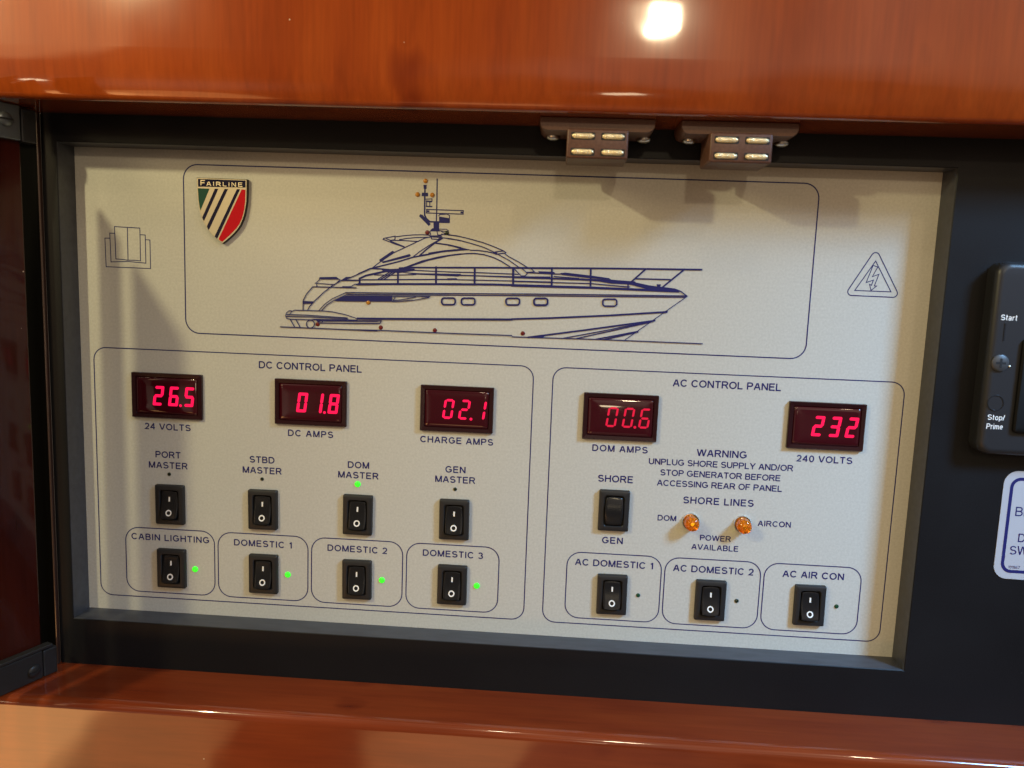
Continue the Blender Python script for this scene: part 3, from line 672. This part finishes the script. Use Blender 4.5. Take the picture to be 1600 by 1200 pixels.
# ---- small indicator lights
def led(x, y, r, material, label, h=0.5, group='small panel indicator lights'):
    mb = MB(); mb.loops([at_z(circ(x, y, r*c, 20), -z) for c, z in ((1.0, 0.0), (1.0, h*0.3), (0.9, h*0.65), (0.65, h*0.9), (0.3, h))], False, True)
    o = mb.build('indicator_light', material, PANEL, (x, y, 0), smooth=60); o['label'] = label; o['group'] = group
for x, nm in ((41.8, 'PORT MASTER'), (91.5, 'STBD MASTER'), (192.8, 'GEN MASTER')): led(x, 156.8, 0.98, LED_OFF, 'unlit dark indicator under ' + nm)
led(142.0, 156.8, 1.55, LED_ON, 'lit green indicator under DOM MASTER', 0.9)
for x, nm in ((55.0, 'CABIN LIGHTING'), (105.2, 'DOMESTIC 1'), (155.5, 'DOMESTIC 2'), (205.6, 'DOMESTIC 3')): led(x, 207.9, 1.55, LED_ON, 'lit green indicator right of the %s switch' % nm, 0.9)
led(289.4, 207.9, 1.12, LED_GREEN, 'unlit green indicator right of the AC DOMESTIC 1 switch')
led(339.6, 207.8, 1.12, LED_OFF, 'unlit dark indicator right of the AC DOMESTIC 2 switch')
led(389.8, 207.6, 1.12, LED_GREEN, 'unlit green indicator right of the AC AIR CON switch')
G = 'tiny lights on the boat drawing'
led(173.8, 2.5, 1.15, LED_AMBER, 'amber light at the top of the drawn mast', 0.8, G)
led(170.0, 9.1, 1.15, LED_AMBER, 'amber light left of the drawn mast', 0.8, G)
led(177.3, 9.1, 1.15, LED_AMBER, 'amber light right of the drawn mast', 0.8, G)
led(175.3, 27.3, 1.1, LED_RED, 'red light on the drawn roof', 0.8, G)
led(185.0, 27.2, 1.1, LED_OFF, 'dark green light on the drawn roof', 0.8, G)
led(146.3, 62.9, 1.15, LED_AMBER, 'amber light on the drawn cabin side', 0.8, G)
for x, y, lb in ((120.5, 74.9, 'red light under the drawn stern'), (152.8, 75.2, 'red light under the drawn bathing platform'), (180.3, 75.5, 'red light below the middle of the drawn hull'), (224.5, 75.2, 'red light nearest the bow of the drawn hull')): led(x, y, 1.1, LED_RED, lb, 0.5, G)

# ---- orange pilot lamps
def pilot(x, y, lit, label):
    mb = MB(); C = lambda r, z: at_z(circ(x, y, r, 40), z)
    mb.loops([C(4.45, 0), C(4.45, -0.7), C(4.2, -1.1), C(3.75, -1.1), C(3.6, -0.3)], False, True)
    p = mb.build('pilot_lamp', CHROME, PANEL, (x, y, 0), smooth=35); p['label'] = label; p['group'] = 'orange pilot lamps'
    mb = MB(); mb.loops([C(3.6, -0.5), C(3.6, -5.0), C(3.45, -5.9), C(3.0, -6.6), C(2.2, -7.1), C(1.1, -7.35)], True, True)
    mb.build('lens', ORANGE, p, (x, y, -0.5), smooth=40)
    mb = MB(); rr = []
    for r, z, tw in ((3.3, -0.8, 0), (2.5, -2.6, 1), (1.7, -2.0, 0), (0.9, -4.2, 1), (0.3, -4.6, 0)):
        rr.append([(x + r*(1 + (0.22 if (i + tw) % 2 else -0.1))*math.cos(2*math.pi*i/14), y + r*math.sin(2*math.pi*i/14)*(1 + (0.2 if (i + tw) % 2 else -0.1)), z) for i in range(14)])
    mb.loops(rr, True, True); mb.build('reflector', ORANGE_IN, p, (x, y, -1))
    if lit:
        mb = MB(); mb.loops([C(0.55, -4.5), C(0.65, -5.0), C(0.3, -5.6)], True, True); mb.build('bulb', BULB, p, (x, y, -5))
pilot(313.5, 167.2, True, 'lit orange pilot lamp right of the word DOM')
pilot(339.4, 167.0, False, 'duller orange pilot lamp left of the word AIRCON')

# ---- shield badge
bz = -2.6
k = 1108/120; q = lambda x, y, z=bz: P(290 + x/k, 260 + y/k, z)
outl = [(155, 160), (400, 168), (640, 177), (885, 187), (884, 360), (880, 500), (866, 600), (848, 690), (822, 775), (788, 850), (748, 910), (700, 965), (660, 1005), (615, 1045), (575, 1080), (530, 1112), (485, 1080), (440, 1045), (388, 995), (340, 940), (296, 878), (255, 805), (226, 735), (203, 660), (186, 570), (174, 480), (165, 390), (159, 280)]
face = [q(x, y) for x, y in outl]
cx = sum(p[0] for p in face)/len(face); cy = sum(p[1] for p in face)/len(face)
sc = lambda f: [(cx + (x-cx)*f, cy + (y-cy)*f) for x, y in face]
mb = MB(); mb.loops([at_z(sc(1.0), 0), at_z(sc(1.0), -2.3), at_z(sc(0.985), bz)], False, False)
badge = mb.build('crest_badge', DARKSIDE, PANEL, (cx, cy, 0), smooth=40); badge['label'] = 'gold-rimmed shield badge with green, black and red enamel'
mb = MB(); mb.poly(sc(0.985), bz); mb.build('gold_face', GOLD, badge, (cx, cy, bz), sheet=True)
def inlay(name, pts, material, label):
    mb = MB(); mb.poly([q(x, y, bz - 0.05) for x, y in pts], bz - 0.05); mb.build(name, material, badge, (cx, cy, bz), sheet=True)['label'] = label
inlay('enamel_header', [(178, 180), (400, 187), (640, 196), (864, 204), (864, 306), (640, 300), (400, 296), (178, 291)], NAVY, 'dark navy band with the name')
inlay('enamel_field', [(176, 316), (345, 321), (215, 636), (200, 580), (186, 470)], GREEN, 'green enamel corner')
for pts in ([(422, 322), (472, 324), (265, 790), (250, 765), (240, 735)], [(562, 324), (612, 326), (335, 920), (318, 893), (305, 865)], [(738, 329), (785, 331), (455, 1045), (436, 1028), (418, 1010)]):
    inlay('enamel_stripe', pts, NAVY, 'black slanting stripe')
inlay('enamel_field', [(808, 333), (864, 336), (862, 480), (850, 600), (832, 685), (805, 770), (772, 838), (732, 895), (685, 945), (640, 988), (600, 1025), (530, 1088), (500, 1072), (475, 1050)], RED, 'red enamel side')
mb = MB(); a = q(300, 250); c = q(820, 258)
lettering(mb, 'AIRLINE', a[0], c[0], (a[1]+c[1])/2 + 0.1, 2.05, bz - 0.1, 0.19)
a = q(214, 235); c = q(285, 238); lettering(mb, 'F', a[0], c[0], (a[1]+c[1])/2, 2.65, bz - 0.1, 0.17)
mb.build('badge_lettering', mat('cream_gold', (0.85, 0.72, 0.48), 0.3, metal=0.4), badge, (cx, cy, bz), sheet=True)['label'] = 'cream capital letters on the dark band'

# ================================================================== CATCHES UNDER THE TOP BOARD
def make_catch(x0, label):
    cth = thing('door_catch', (x0 + 25.5, -22.5, -26), label, 'catch', 'brown catches under the top board')
    b0, b1 = x0 + 12.2, x0 + 38.9
    mb = MB()
    prof = rrect(x0, x0 + 50.5, -25.0, -16.6, 3.6, 6)
    prof = [(x, max(y, -22.52)) for x, y in prof]
    mb.loops([at_z(prof, -15.5), at_z(prof, -36.2), at_z([(x0 + 25.25 + (x - x0 - 25.25)*0.985, -19.2 + (y + 19.2)*0.9) for x, y in prof], -37.0)], True, True)
    mb.build('mounting_flange', BROWN, cth, (x0 + 25, -22.5, -26), smooth=35)
    mb = MB(); mb.box(b0, b1, -17.2, -4.6, -40.4, -17)
    mb.build('catch_body', BROWN, cth, (x0 + 25, -22.5, -30), bevel=0.9, segs=3, smooth=40)
    for sx in (2.3, 15.3):
        for sy in (-15.0, -8.3):
            xa = b0 + sx; mb = MB()
            mb.prism(rrect(xa - 0.4, xa + 9.9, sy - 0.6, sy + 2.5, 0.4, 3), -40.48, -40.0)
            sl = mb.build('contact_slot', DARK, cth, (xa + 5, sy + 1, -40.4))
            mb = MB(); n = 16; ls = []
            for i in range(n + 1):
                xx = xa + 9.5*i/n; e_ = 0.45 + 0.55*min(1, min(i, n-i)/2.0); jit = random.uniform(-0.12, 0.12)
                ls.append([(xx, sy + 0.95 + (1.2*e_)*math.cos(a_) + jit*0.3, -40.55 - (0.75*e_ + jit)*max(0, math.sin(a_))) for a_ in [math.pi*j/8 for j in range(9)]])
            for a_ in range(n):
                kk = len(mb.v)
            mb.loops(ls, False, False); mb.build('contact_strip', BRASS, sl, (xa + 5, sy + 1, -40.5), smooth=50)
    for sx in (6.0, 47.0):
        mb = MB(); yy = -16.6; zc = -22.5
        rings = [[(x0 + sx + r*math.cos(2*math.pi*i/20), yy + h, zc + r*math.sin(2*math.pi*i/20)) for i in range(20)] for r, h in ((3.2, 0), (3.2, 0.5), (2.7, 1.25), (1.7, 1.7), (0.7, 1.8))]
        mb.loops(rings, True, True); mb.build('screw', STEEL, cth, (x0 + sx, yy, zc), smooth=40)
    return cth
c1 = make_catch(229.8, 'brown plastic catch with gold contacts, above the bow of the boat drawing')
c2 = copy_tree(c1, Vector(ORG[c1]) + Vector((61.4, 0, 0)))
c2['label'] = 'brown plastic catch with gold contacts, nearer the right end of the panel'

# ================================================================== DOOR HINGES (LEFT)
def hinge(y0, y1, plate, label, screw_s, screw_y, th=3.0):
    mb = door_block(MB(), 1.6, 46, 0.3, th, y0, y1)
    h = mb.build('door_hinge', plate, DOOR, door_pt(10, th, y1), bevel=0.5); h['label'] = label; h['group'] = 'door hinges on the left'
    mb = door_block(MB(), -6.5, 1.0, -3.0, th - 0.4, y0 + 0.6, y1 + 0.4); mb.build('knuckle', HINGE_B, h, door_pt(-3, 0, y1), bevel=0.8)
    mb = MB(); rings = []
    for r, o_ in ((3.3, th), (3.3, th + 0.5), (2.8, th + 1.1), (1.5, th + 1.4), (0.4, th + 1.45)):
        rings.append([door_pt(screw_s + r*math.cos(2*math.pi*i/24), o_, screw_y + r*math.sin(2*math.pi*i/24)) for i in range(24)])
    mb.loops(rings, True, True); mb.build('screw', plate, h, door_pt(screw_s, th, screw_y), smooth=45)
    mb = door_block(MB(), screw_s - 3.0, screw_s + 3.0, th + 0.9, th + 1.52, screw_y - 0.45, screw_y + 0.45)
    mb.build('screw_slot', DARK, h, door_pt(screw_s, th, screw_y))
    return h
hinge(-22.3, -6.5, HINGE, 'grey metal hinge at the top of the door, with a slotted screw', 8.7, -15.0)
hb = hinge(243.2, 257.6, HINGE_B, 'black metal hinge at the foot of the door, with a slotted screw', 6.5, 252.0)
mb = door_block(MB(), -3.0, 46, 0.2, 4.4, 240.8, 242.4); mb.build('top_flange', HINGE_B, hb, door_pt(8, 3, 242.4), bevel=0.4)

# ================================================================== START BOX AND STICKER (RIGHT)
bx = thing('start_control_box', (500, 121, -14), 'black moulded start and stop control box at the right edge', 'control box')
Rb = lambda i, z: at_z(rrect(438.3 + i, 566 - i, 32.3 + i, 121.0 - i, 5.5 - i*0.6, 6), z)
mb = MB(); mb.loops([Rb(0, -13.95), Rb(0.02, -19.6)] + [Rb(3.2*(1 - math.cos(math.radians(a_))), -19.9 - 3.2*math.sin(math.radians(a_))) for a_ in range(0, 91, 9)], False, True)
mb.build('case', BOX, bx, (500, 121, -14), smooth=40)
zf = -23.15
def boxtext(body, ax, ay, bx_, by, h):
    a = P(ax, ay, zf); c = P(bx_, by, zf); mb = MB(); lettering(mb, body, a[0], c[0], (a[1]+c[1])/2, h, zf, 0.14)
    mb.build('printed_legend', WHITE, bx, (a[0], a[1], zf), sheet=True)['label'] = 'white printed word ' + body.strip('/')
boxtext('Start', 1564, 495.3, 1589.8, 497.2, 2.55); boxtext('Stop/', 1543.2, 651.6, 1569.9, 652.8, 2.5); boxtext('Prime', 1541.4, 665.3, 1567, 667.2, 2.5)
mb = MB(); mb.loops([at_z(circ(443.6, 78.1, r, 26), z) for r, z in ((3.9, zf), (3.9, zf - 0.5), (3.3, zf - 1.0), (0.5, zf - 1.05))], False, True)
sc_ = mb.build('screw', mat('grey_screw', (0.06, 0.06, 0.062), 0.45, metal=0.3), bx, (443.6, 78.1, zf), smooth=40)
mb = MB(); mb.box(443.6 - 2.2, 443.6 + 2.2, 78.1 - 0.5, 78.1 + 0.5, zf - 1.10, zf - 0.9); mb.box(443.6 - 0.5, 443.6 + 0.5, 78.1 - 2.2, 78.1 + 2.2, zf - 1.13, zf - 0.9)
mb.build('screw_cross', DARK, sc_, (443.6, 78.1, zf))
mb = MB(); mb.loops([at_z(circ(443.9, 96.6, r, 30), z) for r, z in ((3.8, zf + 0.02), (3.7, zf - 0.2), (3.35, zf - 0.2), (3.25, zf + 0.02))])
mb.build('raised_ring', BOXR, bx, (443.9, 96.6, zf), smooth=60)
mb = MB(); mb.box(443.7, 444.4, 60, 68, zf - 0.2, zf); mb.build('raised_bar', BOXR, bx, (444, 68, zf), bevel=0.08)
mb = MB(); mb.loops([at_z(circ(448.0, 79.4, r, 12), z) for r, z in ((0.55, zf), (0.5, zf - 0.25), (0.15, zf - 0.4))], False, True); mb.build('brass_pin', GOLD, bx, (448, 79.4, zf), smooth=60)
mb = MB(); Rr = lambda i, z: at_z(rrect(452.3 + i, 486 - i, 66.5 + i, 110 - i, 2.0, 5), z)
mb.loops([Rr(0, zf + 0.05), Rr(0, zf - 1.2), Rr(0.7, zf - 1.9)], False, True); mb.build('start_rocker', mat('dull_black', (0.004, 0.004, 0.004), 0.6, spec=0.2), bx, (470, 110, zf), smooth=40)

zs = -14.25
mb = MB(); mb.loops([at_z(rrect(456.8, 530, 129.8, 183.0, 6.5, 8), z) for z in (-14.02, zs)], False, True)
st = tag(mb.build('warning_sticker', STICKER, None, (493, 183, -14)), 'white sticker with navy border and lettering, cut off by the right edge', 'sticker')
mb = MB(); mb.stroke(rrect(460.6, 526.2, 133.6, 179.2, 4.2, 8), 1.55, zs - 0.05, True); mb.build('sticker_border', INK, st, (493, 180, zs), sheet=True)
for body, x0, x1, yc, h in (('BE', 463.6, 471.0, 149.4, 4.6), ('D', 466.4, 469.8, 162.3, 4.3), ('SW', 463.2, 471.6, 168.6, 4.4), ('101867', 463.4, 468.9, 177.0, 1.5)):
    mb = MB(); lettering(mb, body, x0, x1, yc, h, zs - 0.05, 0.13)
    mb.build('printed_legend', INK, st, (x0, yc, zs), sheet=True)['label'] = 'printed characters ' + body
